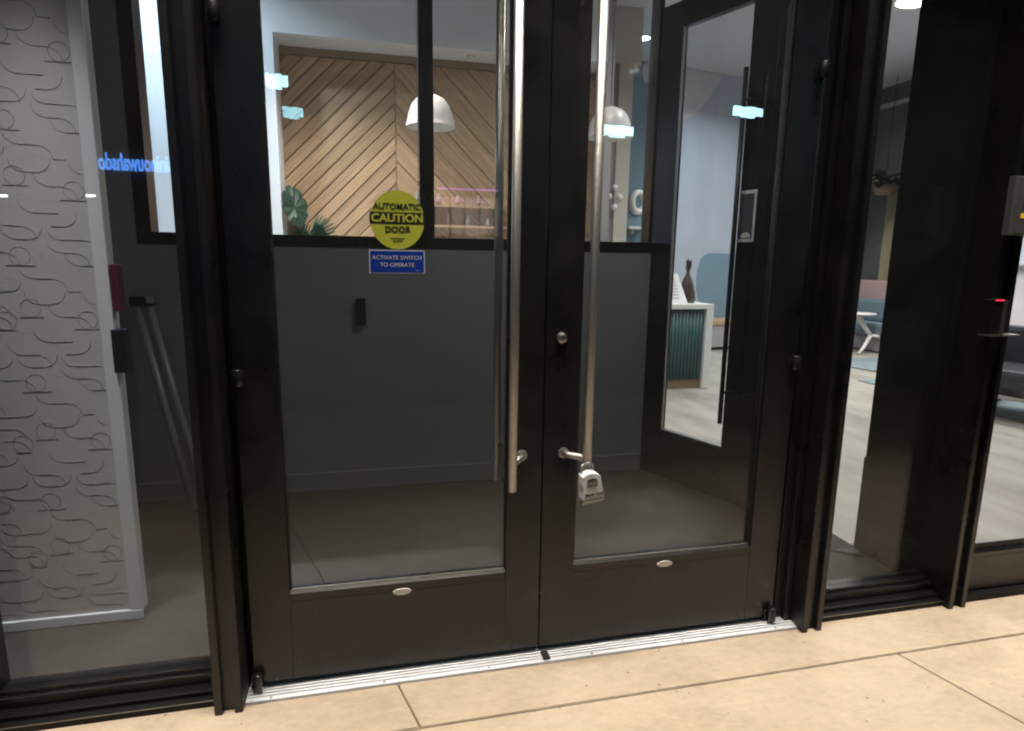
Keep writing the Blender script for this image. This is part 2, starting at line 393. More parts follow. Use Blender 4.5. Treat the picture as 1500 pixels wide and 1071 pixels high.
# ------------------------------------------------------------------ outer doors
A_, L_ = .118, .914
ZG, ZB, ZT = .328, .034, 2.79
def pull(parent, x, mx, y_face, sgn, zb, m, name='pull_handle'):
    y = y_face + sgn*.075
    b = newbm()
    lathe(b, [(.0, zb), (.0125, zb+.0005), (.0138, zb+.002), (.0138, 2.34), (.0, 2.341)], 20, x, y, 0)
    h = obj(name, b, m, parent)
    for z in (.724, 2.24):
        b = newbm()
        tube(b, [(mx, y_face, z), (mx, y_face+sgn*.006, z)], .0175, 18)
        tube(b, [(mx, y_face+sgn*.005, z), (mx+(x-mx)*.15, y_face+sgn*.025, z), (x, y, z)], [.0105, .0105, .0105], 14)
        obj('standoff', b, m, h)
    return h
def outer_door(s, label):
    d = thing('entrance_door', label, 'door', group='pair of glazed entrance doors')
    xi, xo = s*.0025, s*L_
    def rng(a, b): return (min(a, b), max(a, b))
    box('stile', (*rng(xi, s*A_), 0, .045, ZB, ZT), M['bronze'], d, .0025)
    box('stile', (*rng(s*(L_-A_), xo), 0, .045, ZB, ZT), M['bronze'], d, .0025)
    g0, g1 = rng(s*A_, s*(L_-A_))
    box('bottom_rail', (g0, g1, 0.0008, .0442, ZB, ZG-.034), M['bronze'], d, .0015)
    box('top_rail', (g0, g1, 0.0008, .0442, 2.66, ZT), M['bronze'], d, .0015)
    b = newbm()   # glazing bead along the bottom rail and up the sides
    prism(b, [(.001, ZG-.034), (.001, ZG-.008), (.010, ZG), (.036, ZG), (.044, ZG-.034)], g0, g1, 'yz')
    obj('glazing_bead', b, M['bronze'], d)
    box('gasket', (g0+.001, g1-.001, .011, .0165, ZG, ZG+.0035), M['steel_dark'], d)
    b = newbm(); bx(b, g0+.0005, g0+.005, .009, .016, ZG+.0035, 2.66); bx(b, g1-.005, g1-.0005, .009, .016, ZG+.0035, 2.66)
    obj('side_gasket', b, M['rubber'], d)
    box('glass', (g0, g1, .019, .027, ZG, 2.66), M['glass'], d)
    box('sweep', (*rng(xi, xo), .012, .03, .0185, ZB), M['rubber'], d)
    pull(d, s*(.117 if s < 0 else .125), s*.070, 0, -1, .633 if s < 0 else .668, M['steel'])
    pull(d, s*.128, s*.075, .045, 1, .600, M['steel_dark'], 'inner_pull_handle')
    b = newbm(); bm_poly = [(.029*math.cos(2*PI*k/28), .0105*math.sin(2*PI*k/28)) for k in range(28)]
    prism(b, [(p[0]+s*.457, p[1]+.292) for p in bm_poly], -.004, .0006, 'xz', .001)
    obj('oval_plate', b, M['oval'], d)
    for z in (.046, 1.005, 1.955):
        px = s*(L_-.014)
        b = newbm(); h = .052 if z < .1 else .048
        lathe(b, [(0, -h/2), (.0135, -h/2), (.0145, -h/2+.0015), (.0145, h/2-.0015), (.013, h/2), (0, h/2)], 18, px, -.017, z+(.004 if z < .1 else 0))
        bx(b, px-.022, px+.010, -.006, .0, z-h/2-.004, z+h/2-.012, .0015)
        obj('pivot_hinge', b, M['bronze'], d)
    return d
dl = outer_door(-1, 'left glazed entrance door leaf with yellow caution and blue stickers on its glass')
dr = outer_door(1, 'right glazed entrance door leaf with lock cylinder and lockbox on its handle')
b = newbm(); lathe(b, [(0, -.014), (.0145, -.014), (.0165, -.010), (.019, 0), (.019, .001)], 28, .052, 0, 1.102, 'y')
lk = obj('lock_cylinder', b, M['steel_dark'], dr)
box('keyway', (.0506, .0534, -.0150, -.0138, 1.095, 1.109), M['shadow'], lk)

# stickers on the left glass
yx, yz, yy = -.449, 1.4515, .0183
b = newbm(); prism(b, [(yx+.0775*math.cos(2*PI*k/48), yz+.0835*math.sin(2*PI*k/48)) for k in range(48)], yy, .019, 'xz')
ys = obj('caution_sticker', b, M['yellow'], dl); ys['label'] = 'round yellow automatic caution door sticker'
band = .0195
hw = .0775*math.sqrt(1-(.001/.0835)**2)+.0015
b = newbm(); bx(b, yx-hw, yx+hw, yy-.0004, yy, yz-.012, yz+.022); obj('band', b, M['blackink'], ys)
text('lettering', 'CAUTION', .0315, M['yellow'], ys, (yx, yy-.0009, yz+.0045), bold=.0009, sx=1.04)
text('lettering', 'AUTOMATIC', .0235, M['blackink'], ys, (yx, yy-.0006, yz+.0375), bold=.0006, sx=1.0)
text('lettering', 'DOOR', .0235, M['blackink'], ys, (yx, yy-.0006, yz-.0275), bold=.0007, sx=1.04)
box('rule', (yx-.021, yx+.021, yy-.0005, yy, yz-.0535, yz-.0515), M['blackink'], ys)
text('lettering', 'CAUTION', .0065, M['blackink'], ys, (yx, yy-.0006, yz-.0595))
b = newbm(); bx(b, -.532, -.372, yy, .019, 1.2985, 1.3655); bs = obj('switch_sticker', b, M['whiteink'], dl)
bs['label'] = 'blue rectangular activate switch sticker with white border'
box('blue_field', (-.5295, -.3745, yy-.0004, yy, 1.301, 1.363), M['blue'], bs)
text('lettering', 'ACTIVATE SWITCH', .0165, M['whiteink'], bs, (-.452, yy-.0008, 1.3435), sx=1.0)
text('lettering', 'TO OPERATE', .0165, M['whiteink'], bs, (-.452, yy-.0008, 1.3225), sx=1.03)
text('lettering', '01-12', .005, M['whiteink'], bs, (-.392, yy-.0008, 1.306))

# lockbox on the right handle
lb = thing('key_lockbox', 'light grey key lockbox hanging from the right door pull handle', 'lockbox', (.125, -.098, .60))
lb.rotation_euler = (0, math.radians(-5), math.radians(4))
b = newbm()
prism(b, [(-.029, .0), (.041, .0), (.042, .012), (.036, .055), (.033, .082), (.022, .091), (.002, .096), (-.016, .093), (-.026, .085), (-.029, .06), (-.025, .04), (-.030, .012)], -.030, .008, 'xz', .0035)
obj('body', b, M['lbody'], lb)
b = newbm(); prism(b, [(-.013, .052), (.022, .052), (.022, .068), (.019, .074), (.004, .079), (-.012, .075)], -.0312, -.0302, 'xz'); obj('dial_window', b, M['ldark'], lb)
b = newbm()
for k in range(4): bx(b, -.011+k*.008, -.0045+k*.008, -.0322, -.0312, .055, .070, .0006)
obj('number_wheel', b, M['steel_dark'], lb)
b = newbm(); bx(b, -.031, .044, -.0325, .0095, .008, .0105, .0008); obj('seam', b, M['ldark'], lb)
b = newbm(); bx(b, -.030, .040, -.020, .0085, -.009, -.001, .002); obj('base', b, M['steel_dark'], lb)
text('lettering', 'Master Lock', .0125, M['blackink'], lb, (.007, -.0308, .026), shear=.3, sx=.98, bold=.0004)
b = newbm(); tube(b, [(-.019, -.004, .085), (-.019, -.003, .108), (-.012, .0, .116), (.012, .004, .116), (.022, .004, .108), (.022, .002, .085)], .0033, 10); obj('shackle', b, M['steel'], lb)

# ------------------------------------------------------------------ second entrance (far right)
d2 = thing('far_entrance_door', 'glazed dark door at the right edge beyond the post with the intercom', 'door')
box('stile', (1.757, 1.808, 0, .045, .026, 2.79), M['bronze'], d2, .002)
box('stile', (2.98, 3.095, 0, .045, .026, 2.79), M['bronze'], d2, .002)
box('bottom_rail', (1.808, 2.98, .0008, .0442, .026, .172), M['bronze'], d2, .002)
b = newbm(); prism(b, [(.001, .172), (.001, .190), (.018, .206), (.040, .206), (.044, .172)], 1.808, 2.98, 'yz'); obj('glazing_bead', b, M['bronze'], d2)
box('gasket', (1.809, 2.979, .012, .0165, .206, .226), M['rubber'], d2)
box('glass', (1.808, 2.98, .019, .027, .206, 2.79), M['glass'], d2)

# intercom and reader on the post
ic = thing('door_intercom', 'grey metal intercom panel with amber label on the right post', 'intercom', (1.645, -.064, 1.452))
box('body', (0, .135, -.026, .0, 0, .200), M['intercom'], ic, .003)
box('face_plate', (.024, .134, -.0285, -.0262, .006, .194), M['intercom'], ic, .001)
b = newbm(); lathe(b, [(0, -.036), (.012, -.036), (.0155, -.030), (.0155, -.0285)], 24, .072, 0, .158, 'y'); obj('camera_lens', b, M['ldark'], ic)
b = newbm()
for r_ in range(5):
    for k in range(14): bx(b, .040+k*.0055, .0432+k*.0055, -.0292, -.0286, .088+r_*.0075, .0905+r_*.0075)
obj('speaker_grille', b, M['shadow'], ic)
box('amber_label', (.038, .128, -.0294, -.0286, .058, .074), M['amber'], ic)
text('lettering', 'CALL', .010, M['blackink'], ic, (.080, -.0300, .066))
text('lettering', 'PRESS TO CALL', .007, M['whiteink'], ic, (.082, -.0290, .030))
rd = thing('card_reader', 'small black card reader with red light on the post below the intercom', 'card reader', (1.612, -.064, 1.10))
box('body', (0, .052, -.040, .002, .004, .128), M['bronze_in'], rd, .003)
box('steel_edge', (.040, .056, -.044, -.0402, .004, .126), M['steel_dark'], rd, .001)
box('status_light', (.004, .040, -.0425, -.0402, .123, .1275), emis('red_light', (1, .03, .08), 1.5), rd)
box('bottom_plate', (-.004, .135, -.044, .002, -.004, .002), M['steel_dark'], rd, .001)

# ------------------------------------------------------------------ glazed partition at the back of the vestibule
YB = 1.687
pt = thing('glazed_partition', 'grey low wall with black framed glazing above at the back of the vestibule', 'partition wall')
box('lower_wall', (-2.6, 1.156, YB, YB+.12, 0, 1.397), M['grey'], pt)
box('baseboard', (-2.6, 1.15, YB-.014, YB-.001, .004, .112), M['greyb'], pt, .003)
box('side_wall', (-2.6, -1.702, YB, YB+.12, 1.397, 3.0), M['grey'], pt)
box('frame_bar', (-1.702, 1.156, YB-.004, YB+.116, 1.3975, 1.461), M['bronze_in'], pt, .002)
box('frame_post', (-1.702, -1.632, YB-.003, YB+.115, 1.4612, 3.0), M['bronze_in'], pt, .002)
box('frame_post', (-.262, -.182, YB-.003, YB+.115, 1.4612, 3.0), M['bronze_in'], pt, .002)
box('frame_post', (1.128, 1.156, YB-.003, YB+.115, 1.4612, 3.0), M['bronze_in'], pt, .002)
box('glass', (-1.632, -.262, YB+.05, YB+.058, 1.461, 3.0), M['glass_in'], pt)
box('glass', (-.182, 1.128, YB+.05, YB+.058, 1.461, 3.0), M['glass_in'], pt)
rb = thing('wall_reader', 'small black access reader on the grey low wall', 'access reader', (-.5985, YB, .97))
box('body', (-.026, .026, -.026, .0, 0, .15), M['bronze_in'], rb, .005)
box('face', (-.019, .019, -.0275, -.0262, .012, .138), M['ldark'], rb, .001)

# vestibule ceiling and left wall
struct(box('vestibule_ceiling', (-2.6, 1.16, .10, YB+.12, 3.0, 3.08), M['ceil']))
lw = box('vestibule_side_wall', (-2.7, -2.6, .10, YB+.12, 0, 3.0), M['grey']); tag(lw, 'grey side wall closing the left end of the vestibule', 'wall')

# oblique inner entrance on the right side of the vestibule
P0 = Vector((1.159, 1.674, 0)); ang = math.radians(-67.07)
il = thing('inner_door', 'black framed inner glass door with long black pull standing angled inside the vestibule', 'door', P0, ang)
# local x runs along the leaf from the far hinge corner towards the viewer, local +y points to the lobby
box('stile', (0, .150, -.022, .022, .01, 2.78), M['gloss_black'], il, .002)
box('stile', (.590, .745, -.022, .022, .01, 2.78), M['gloss_black'], il, .002)
box('bottom_rail', (.150, .590, -.0212, .0212, .01, .305), M['gloss_black'], il, .002)
box('top_rail', (.150, .590, -.0212, .0212, 2.64, 2.78), M['gloss_black'], il, .002)
box('glazing_bead', (.150, .590, -.0205, .0205, .305, .318), M['steel_dark'], il, .002)
box('glazing_bead', (.150, .158, -.0205, -.004, .318, 2.64), M['steel_dark'], il, .001)
box('glass', (.158, .590, -.004, .004, .318, 2.64), M['glass_in'], il)
b = newbm(); tube(b, [(.628, -.105, .475), (.628, -.105, 2.30)], .0125, 14); ih = obj('pull_handle', b, M['bronze_in'], il)
for z in (.65, 2.15):
    b = newbm(); tube(b, [(.665, -.022, z), (.628, -.105, z)], .009, 10); obj('standoff', b, M['bronze_in'], ih)
sw = thing('inner_side_screen', 'black side screen between the angled inner door and the right door post', 'screen wall')
def seg_wall(name, a, b_, th_, z0, z1, m, parent):
    a, b_ = Vector((*a, 0)), Vector((*b_, 0)); d = (b_-a); L = d.length; an = math.atan2(d.y, d.x)
    bb = newbm(); bx(bb, 0, L, -th_/2, th_/2, z0, z1, .002); return obj(name, bb, m, parent, a, (0, 0, an))
seg_wall('corner_post', (1.452, .982), (1.475, .925), .075, .005, 2.9, M['gloss_black'], sw)
a2, b2 = (1.468, .905), (1.092, .104)
seg_wall('panel', a2, b2, .05, .005, 2.9, M['gloss_black'], sw)
nf = box('opening_frame', (.604, .694, -.031, -.0222, 1.452, 1.716), M['offwhite'], il, .002)  # stand-in for a small lit opening, its bright rim painted off-white
nf['label'] = 'panel standing in for a small lit opening on the black inner door stile'
box('opening_view', (.606, .682, -.0325, -.0312, 1.470, 1.698), mat('dark_green_view', (.045, .07, .062), .3), nf)
b = newbm(); prism(b, [(.618, 1.474), (.676, 1.474), (.672, 1.492), (.655, 1.502), (.636, 1.500), (.622, 1.490)], -.0335, -.0326, 'xz'); obj('pale_shape', b, M['offwhite'], nf)
struct(box('inner_ceiling', (1.16, 1.75, .10, 1.8, 3.0, 3.08), M['ceil']))
# black fin wall between the side light and the second entrance
fw = thing('black_fin_wall', 'tall glossy black wall fin running back from the post at the right side light', 'wall')
box('panel', (1.700, 1.722, .104, .455, .46, 3.0), M['gloss_black'], fw, .002)
box('panel', (1.693, 1.722, .104, .457, .004, .459), M['gloss_black'], fw, .002)

# ------------------------------------------------------------------ patterned pillar on the left
pl = thing('relief_pillar', 'pale pillar panel with carved curved line relief inside the left side light', 'pillar')
XA, XB_, YP = -1.96, -1.395, .500
b = newbm(); bx(b, XA, XB_, YP+.006, YP+.055, .03, 3.0, .003); obj('core', b, M['relief'], pl)
box('edge_trim', (XB_-.040, XB_+.003, YP-.006, YP+.0055, .045, 3.0), M['white'], pl, .003)
box('base_trim', (XA, XB_+.003, YP-.008, YP+.0055, .006, .043), M['white'], pl, .003)
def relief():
    """thin raised piping, grey for the shade of carved lines: short level bars that run into quarter arcs and small circles"""
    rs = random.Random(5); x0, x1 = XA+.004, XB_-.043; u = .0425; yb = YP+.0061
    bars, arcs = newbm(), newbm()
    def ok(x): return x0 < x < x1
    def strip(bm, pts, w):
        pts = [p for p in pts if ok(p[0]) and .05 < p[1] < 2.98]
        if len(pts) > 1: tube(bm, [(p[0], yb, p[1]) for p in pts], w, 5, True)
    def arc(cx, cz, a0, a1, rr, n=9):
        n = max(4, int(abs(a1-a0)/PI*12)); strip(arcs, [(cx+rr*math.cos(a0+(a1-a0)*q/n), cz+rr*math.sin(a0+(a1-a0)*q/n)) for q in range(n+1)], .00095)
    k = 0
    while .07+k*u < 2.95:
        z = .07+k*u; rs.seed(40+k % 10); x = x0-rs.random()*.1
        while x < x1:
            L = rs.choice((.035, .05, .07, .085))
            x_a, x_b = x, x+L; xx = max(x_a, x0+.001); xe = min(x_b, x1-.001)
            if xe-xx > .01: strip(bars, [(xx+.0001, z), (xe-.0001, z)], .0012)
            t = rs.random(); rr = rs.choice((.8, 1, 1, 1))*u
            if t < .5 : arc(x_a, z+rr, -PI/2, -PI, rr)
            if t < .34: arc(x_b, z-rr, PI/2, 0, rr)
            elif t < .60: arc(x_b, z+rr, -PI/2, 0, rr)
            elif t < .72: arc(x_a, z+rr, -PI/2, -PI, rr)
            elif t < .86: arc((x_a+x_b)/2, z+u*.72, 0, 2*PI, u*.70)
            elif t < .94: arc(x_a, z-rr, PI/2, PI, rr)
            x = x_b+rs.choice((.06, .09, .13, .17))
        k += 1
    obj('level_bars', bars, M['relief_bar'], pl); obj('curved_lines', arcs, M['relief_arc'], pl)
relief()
al = tag(box('alarm_box', (-1.386, -1.362, .488, .535, 1.150, 1.310), M['maroon'], None, .003), 'narrow dark red alarm box on the edge of the pale pillar', 'alarm box')
bb_ = thing('control_box', 'navy black control box on the pillar edge below the red alarm box', 'control box', (-1.378, .478, .94))
box('body', (-.021, .021, 0, .05, 0, .150), M['navy'], bb_, .003)
box('cover', (-.018, .018, -.003, 0.0, .006, .144), M['bronze_in'], bb_, .001)
# folded stand leaning on the partition
st = thing('folded_stand', 'folded grey pole stand leaning against the grey wall beside the pillar', 'stand')
for x0, x1, r in ((-1.71, -1.485, .020), (-1.655, -1.42, .018)):
    b = newbm(); tube(b, [(x0, 1.62, 1.10), (x1, 1.50, .012)], r, 14); obj('leg', b, M['pole'], st)
b = newbm(); bx(b, -1.735, -1.625, 1.592, 1.65, 1.085, 1.135, .006); obj('head_bracket', b, M['bronze_in'], st)
b = newbm(); bx(b, -1.655, -1.615, 1.585, 1.60, 1.10, 1.14, .004); obj('clamp', b, M['steel'], st)
b = newbm(); tube(b, [(-1.55, 1.545, .40), (-1.46, 1.535, .38)], .008, 10); obj('brace', b, M['pole'], st)

# ------------------------------------------------------------------ lobby shell
ZC = 4.2
struct(box('lobby_ceiling', (-4, 10, YB+.12, 9.5, ZC, ZC+.1), M['ceil']))
struct(box('front_ceiling', (1.76, 10, .10, YB+.12, ZC, ZC+.1), M['ceil']))
nw = thing('niche_wall', 'white wall with square niche around the wooden chevron boards', 'wall')
box('left_pier', (-4, -1.348, 4.25, 4.78, 0, 3.30), M['white'], nw)
box('bulkhead', (-4, 1.80, 4.25, 4.78, 3.30, ZC), M['white'], nw)
box('niche_backing', (-1.348, 1.80, 4.617, 4.70, 0, 3.30), M['woodback'], nw)
for x in (.05, .45):
    b = newbm(); lathe(b, [(.035, -.004), (.045, -.003), (.045, 0)], 20, x, 4.42, 3.30); obj('downlight_rim', b, M['pole'], nw)
# chevron boards
cb = thing('chevron_wood_wall', 'oak board wall in a chevron pattern inside the white niche', 'wood wall')
def chevron(xa, xb, rising, xc, sp=.152, gap=.018):
    z = -2.0
    while z < 6:
        def zz(x): return z + (x-xc)*(1 if rising else -1)
        poly = [(xa, zz(xa)), (xb, zz(xb)), (xb, zz(xb)+sp-gap), (xa, zz(xa)+sp-gap)]
        poly = clip(clip(poly, 1, .9, 1), 1, 3.225, -1)
        z += sp
        if len(poly) < 3: continue
        area = abs(sum(poly[i][0]*poly[(i+1) % len(poly)][1]-poly[(i+1) % len(poly)][0]*poly[i][1] for i in range(len(poly))))/2
        if area < .003: continue
        # board stands 22 mm proud, its grain follows the slope
        cx = sum(p[0] for p in poly)/len(poly); cz = sum(p[1] for p in poly)/len(poly)
        th_ = PI/4 if rising else -PI/4
        loc = [((p[0]-cx)*math.cos(th_)+(p[1]-cz)*math.sin(th_), -(p[0]-cx)*math.sin(th_)+(p[1]-cz)*math.cos(th_)) for p in poly]
        b = newbm(); prism(b, loc, -.026+random.uniform(-.002, .002), .03, 'xz', .004)
        obj('board', b, M['wood'], cb, (cx, 4.628, cz), (0, -th_, 0))
chevron(-1.346, -.284, True, -.28)
chevron(-.276, 1.80, False, -.28, .27, .010)
box('top_rail', (-1.346, 1.80, 4.590, 4.655, 3.235, 3.297), M['plinth'], cb, .002)
# shelf with small things on the right part of the wood wall
sh = thing('wood_shelf', 'long thin wooden shelf across the right side of the chevron wall', 'shelf')
box('board', (-.17, .86, 4.42, 4.60, 1.86, 1.885), M['wood'], sh, .003)
box('board', (-.17, .86, 4.42, 4.60, 1.66, 1.685), M['wood'], sh, .003)
for i in range(9):
    x = -.08+i*.105+random.uniform(-.02, .02); h = random.uniform(.08, .15); w_ = random.uniform(.03, .05)
    z = 1.885 if i % 2 == 0 else 1.685
    col = random.choice(('beige', 'offwhite', 'taupe', 'pink'))
    b = newbm(); lathe(b, [(0, 0), (w_/2, 0), (w_/2*1.05, h*.6), (w_/2*.6, h*.85), (w_/2*.55, h), (0, h)], 14, 0, 0, 0)
    o = obj('shelf_jar', b, M[col], None, (x, 4.50, z))
    tag(o, 'small %s jar, %s from the left on the %s wooden shelf' % ({'beige': 'beige', 'offwhite': 'white', 'taupe': 'taupe', 'pink': 'pink'}[col], ('first', 'second', 'third', 'fourth', 'fifth')[i//2], 'upper' if i % 2 == 0 else 'lower'), 'jar', 'jars on the wooden shelves')
tag(box('white_card', (.845, .89, 4.40, 4.405, 1.78, 2.02), M['paper'], None), 'narrow white card standing at the right end of the wooden shelf', 'card')

# right of the wood wall
gw = thing('service_wall', 'taupe wall with beige column and beam right of the chevron boards', 'wall')
box('panel', (1.80, 2.300, 5.20, 5.30, 0, 3.60), M['taupe'], gw)
box('return', (1.80, 1.88, 4.26, 5.20, 0, ZC), M['taupe'], gw)
box('column', (2.30, 2.475, 5.16, 5.32, 0, 3.60), M['beige'], gw, .003)
box('beam', (1.88, 2.56, 5.14, 5.34, 3.60, ZC), M['beige'], gw, .003)
hk = thing('wall_knob_cluster', 'four white round wall knobs on the beige column', 'wall hooks', (2.30, 5.16, 2.10))
for dx, dz in ((-.01, .115), (-.075, .01), (.055, .005), (-.01, -.115)):
    b = newbm(); lathe(b, [(0, -.05), (.030, -.048), (.036, -.03), (.02, 0)], 16, dx, 0, dz, 'y'); obj('knob', b, M['offwhite'], hk)
b = newbm()
R0, r0 = .105, .034; N1, N2 = 28, 10; rings = []
for i in range(N1):
    a = 2*PI*i/N1; rings.append([b.verts.new(((R0+r0*math.cos(2*PI*k/N2))*math.cos(a), r0*1.6*math.sin(2*PI*k/N2), (R0+r0*math.cos(2*PI*k/N2))*math.sin(a)*1.15)) for k in range(N2)])
for i in range(N1):
    for k in range(N2):
        f = b.faces.new((rings[i][k], rings[(i+1) % N1][k], rings[(i+1) % N1][(k+1) % N2], rings[i][(k+1) % N2])); f.smooth = True
tag(obj('ring_ornament', b, M['offwhite'], None, (2.80, 5.6, 2.10), (0, 0, .35)), 'white oval ring ornament hanging right of the beige column', 'ornament')
fl = thing('floating_shelf', 'small white floating shelf below the white ring ornament', 'shelf')
box('board', (2.62, 2.90, 5.42, 5.62, 1.755, 1.785), M['offwhite'], fl, .003)
box('bracket', (2.70, 2.72, 5.50, 5.62, 1.70, 1.755), M['offwhite'], fl)
tag(box('ornament_panel', (2.52, 2.98, 5.62, 5.66, .0, 3.55), M['mural_t'], None, .002), 'tall slate blue panel behind the white ring ornament', 'panel')

# mural wall
mw_a = Vector((2.2, 6.637, 0)); mw_ang = math.radians(9.64)
mw = thing('mural_wall', 'blue grey mural wall with large pale and slate curved shapes behind the desk', 'mural wall', mw_a, mw_ang)
box('wall', (0, 5.6, 0, .12, 0, ZC), M['mural'], mw)
def blob(name, pts, m, dy, n=64):
    """closed smooth outline through points (Catmull-Rom)"""
    P = [Vector((p[0], p[1])) for p in pts]; out = []; k = len(P)
    for i in range(k):
        p0, p1, p2, p3 = P[i-1], P[i], P[(i+1) % k], P[(i+2) % k]
        for q in range(8):
            t = q/8
            v = .5*((2*p1)+(-p0+p2)*t+(2*p0-5*p1+4*p2-p3)*t*t+(-p0+3*p1-3*p2+p3)*t**3)
            out.append((min(max(v.x, .01), 5.59), min(max(v.y, .02), ZC-.012)))
    b = newbm(); prism(b, out, -dy, -.0005, 'xz'); return obj(name, b, m, mw)
blob('painted_shape', [(.0, 3.0), (.05, 4.15), (.9, 4.18), (1.30, 4.15), (1.35, 3.4), (1.22, 2.9), (1.30, 2.2), (1.2, 1.2), (.4, .8), (.0, 1.6)], M['mural_d'], .004)
blob('painted_shape', [(1.15, 4.15), (1.7, 4.19), (2.52, 4.19), (2.45, 3.95), (2.20, 3.65), (1.95, 3.48), (1.6, 3.42), (1.3, 3.7)], M['mural_l'], .006)
blob('painted_shape', [(2.42, 1.42), (2.9, 1.5), (3.6, 1.45), (4.6, 1.4), (4.8, .8), (4.0, .5), (2.9, .45), (2.4, .8)], M['mural_t'], .005)
bn = thing('wall_bench', 'low pale wood bench along the mural wall behind the desk', 'bench', mw_a, mw_ang)
box('seat', (2.3, 4.4, -.52, -.02, .40, .46), M['armwood'], bn, .005)
box('front', (2.32, 4.38, -.50, -.04, .05, .40), M['taupe'], bn, .004)

# reception desk
dk = thing('reception_desk', 'white waterfall reception desk with teal ribbed front and wood plinth', 'desk', (0, 0, 0))
box('top', (1.55, 2.985, 3.94, 4.60, .862, .912), M['desk_w'], dk, .004)
box('waterfall_end', (2.905, 2.985, 3.94, 4.60, .004, .861), M['desk_w'], dk, .004)
box('plinth', (1.62, 2.904, 3.985, 4.55, .0, .100), M['plinth'], dk, .002)
rib0 = None
for i in range(32):
    x = 1.625+i*.040
    if rib0 is None:
        b = newbm(); tube(b, [(0, 0, .102), (0, 0, .860)], .0195, 10); rib0 = obj('rib', b, M['teal'], dk, (x, 3.985, 0))
    else:
        c = rib0.copy(); C.objects.link(c); c.location = (x, 3.985, 0)
box('carcass', (1.62, 2.904, 3.992, 4.55, .100, .861), M['teal'], dk)
mn = thing('menu_stand', 'white printed menu card leaning on the end of the reception desk', 'menu card', (2.60, 4.06, .914))
b = newbm(); vs = [(-.20, 0, 0), (.14, 0, 0), (.055, .10, .31), (-.20, .10, .31)]
A = [b.verts.new(v) for v in vs]; B = [b.verts.new((v[0], v[1]+.012, v[2])) for v in vs]
b.faces.new(A); b.faces.new(B[::-1])
for i in range(4): b.faces.new((A[i], B[i], B[(i+1) % 4], A[(i+1) % 4]))
obj('card', b, M['paper'], mn)
b = newbm()
for i in range(7):
    z = .05+i*.033; y = z*.1/.31-.0016
    bx(b, -.05-random.uniform(0, .03), .06-z*.1+random.uniform(-.02, .0), y-.001, y, z, z+.010)
obj('printed_lines', b, M['pole'], mn)
# dark plant / sculpture on desk
vp = thing('tall_vase', 'tall dark brown tapered vase with short leaves on the right end of the reception desk', 'vase', (2.80, 4.20, .914))
b = newbm(); lathe(b, [(0, 0), (.085, 0), (.095, .03), (.088, .10), (.070, .18), (.045, .26), (.022, .30), (.026, .32), (0, .32)], 24); obj('body', b, M['brownvase'], vp)
def leafcluster(n, r, h, size, seed, up=.6):
    rs = random.Random(seed); b = newbm()
    for _ in range(n):
        a = rs.uniform(0, 2*PI); t = rs.random()
        base = Vector((math.cos(a)*r*.15, math.sin(a)*r*.15, h*t*.5))
        d = Vector((math.cos(a)*r, math.sin(a)*r, h*(up+rs.random()*.5)*(1-t*.2))).normalized()*size*rs.uniform(.7, 1.2)
        side = d.cross(Vector((0, 0, 1))).normalized()*size*.16; nrm = side.cross(d).normalized()*size*.08
        p1 = base+d*.35+side; p2 = base+d*.35-side; p3 = base+d*.75+side*.7-nrm; p4 = base+d*.75-side*.7-nrm; tip = base+d-nrm*3; m1 = base+d*.5-nrm*.8
        V = [b.verts.new(v) for v in (base, p1, p3, tip, p4, p2, m1)]
        for q in ((0, 1, 6), (1, 2, 6), (2, 3, 6), (3, 4, 6), (4, 5, 6), (5, 0, 6)): b.faces.new([V[i] for i in q])
    return b
obj('foliage', leafcluster(26, .03, .16, .10, 5, 1.0), M['leafd'], vp, (0, 0, .29))

# pendants
def pendant(x, y, z, label):
    p = thing('pendant_lamp', label, 'pendant lamp', (x, y, z), group='white bell pendant lamps in the lobby')
    b = newbm(); pr = [(.202, 0), (.200, .004), (.190, .05), (.176, .11), (.150, .175), (.110, .222), (.060, .245), (.02, .25), (.012, .262)]
    lathe(b, pr, 36); obj('shade', b, M['shade'], p)
    b = newbm(); lathe(b, [(.198, .003), (.186, .05), (.172, .11), (.146, .171), (.106, .217), (.056, .238), (.0, .24)], 36); obj('shade_lining', b, M['shade_in'], p)
    b = newbm(); lathe(b, [(0, .10), (.03, .105), (.042, .13), (.03, .165), (.016, .19), (.016, .238), (0, .238)], 18); obj('bulb', b, emis('pendant_bulb', (1, .95, .85), .7), p)
    b = newbm(); tube(b, [(0, 0, .255), (0, 0, ZC-z)], .004, 8); obj('cord', b, M['rubber'], p)
    return p
pendant(-.042, 3.4, 2.405, 'white bell pendant lamp in front of the middle of the chevron wall')
pendant(1.520, 3.4, 2.412, 'white bell pendant lamp at the right end of the chevron wall')

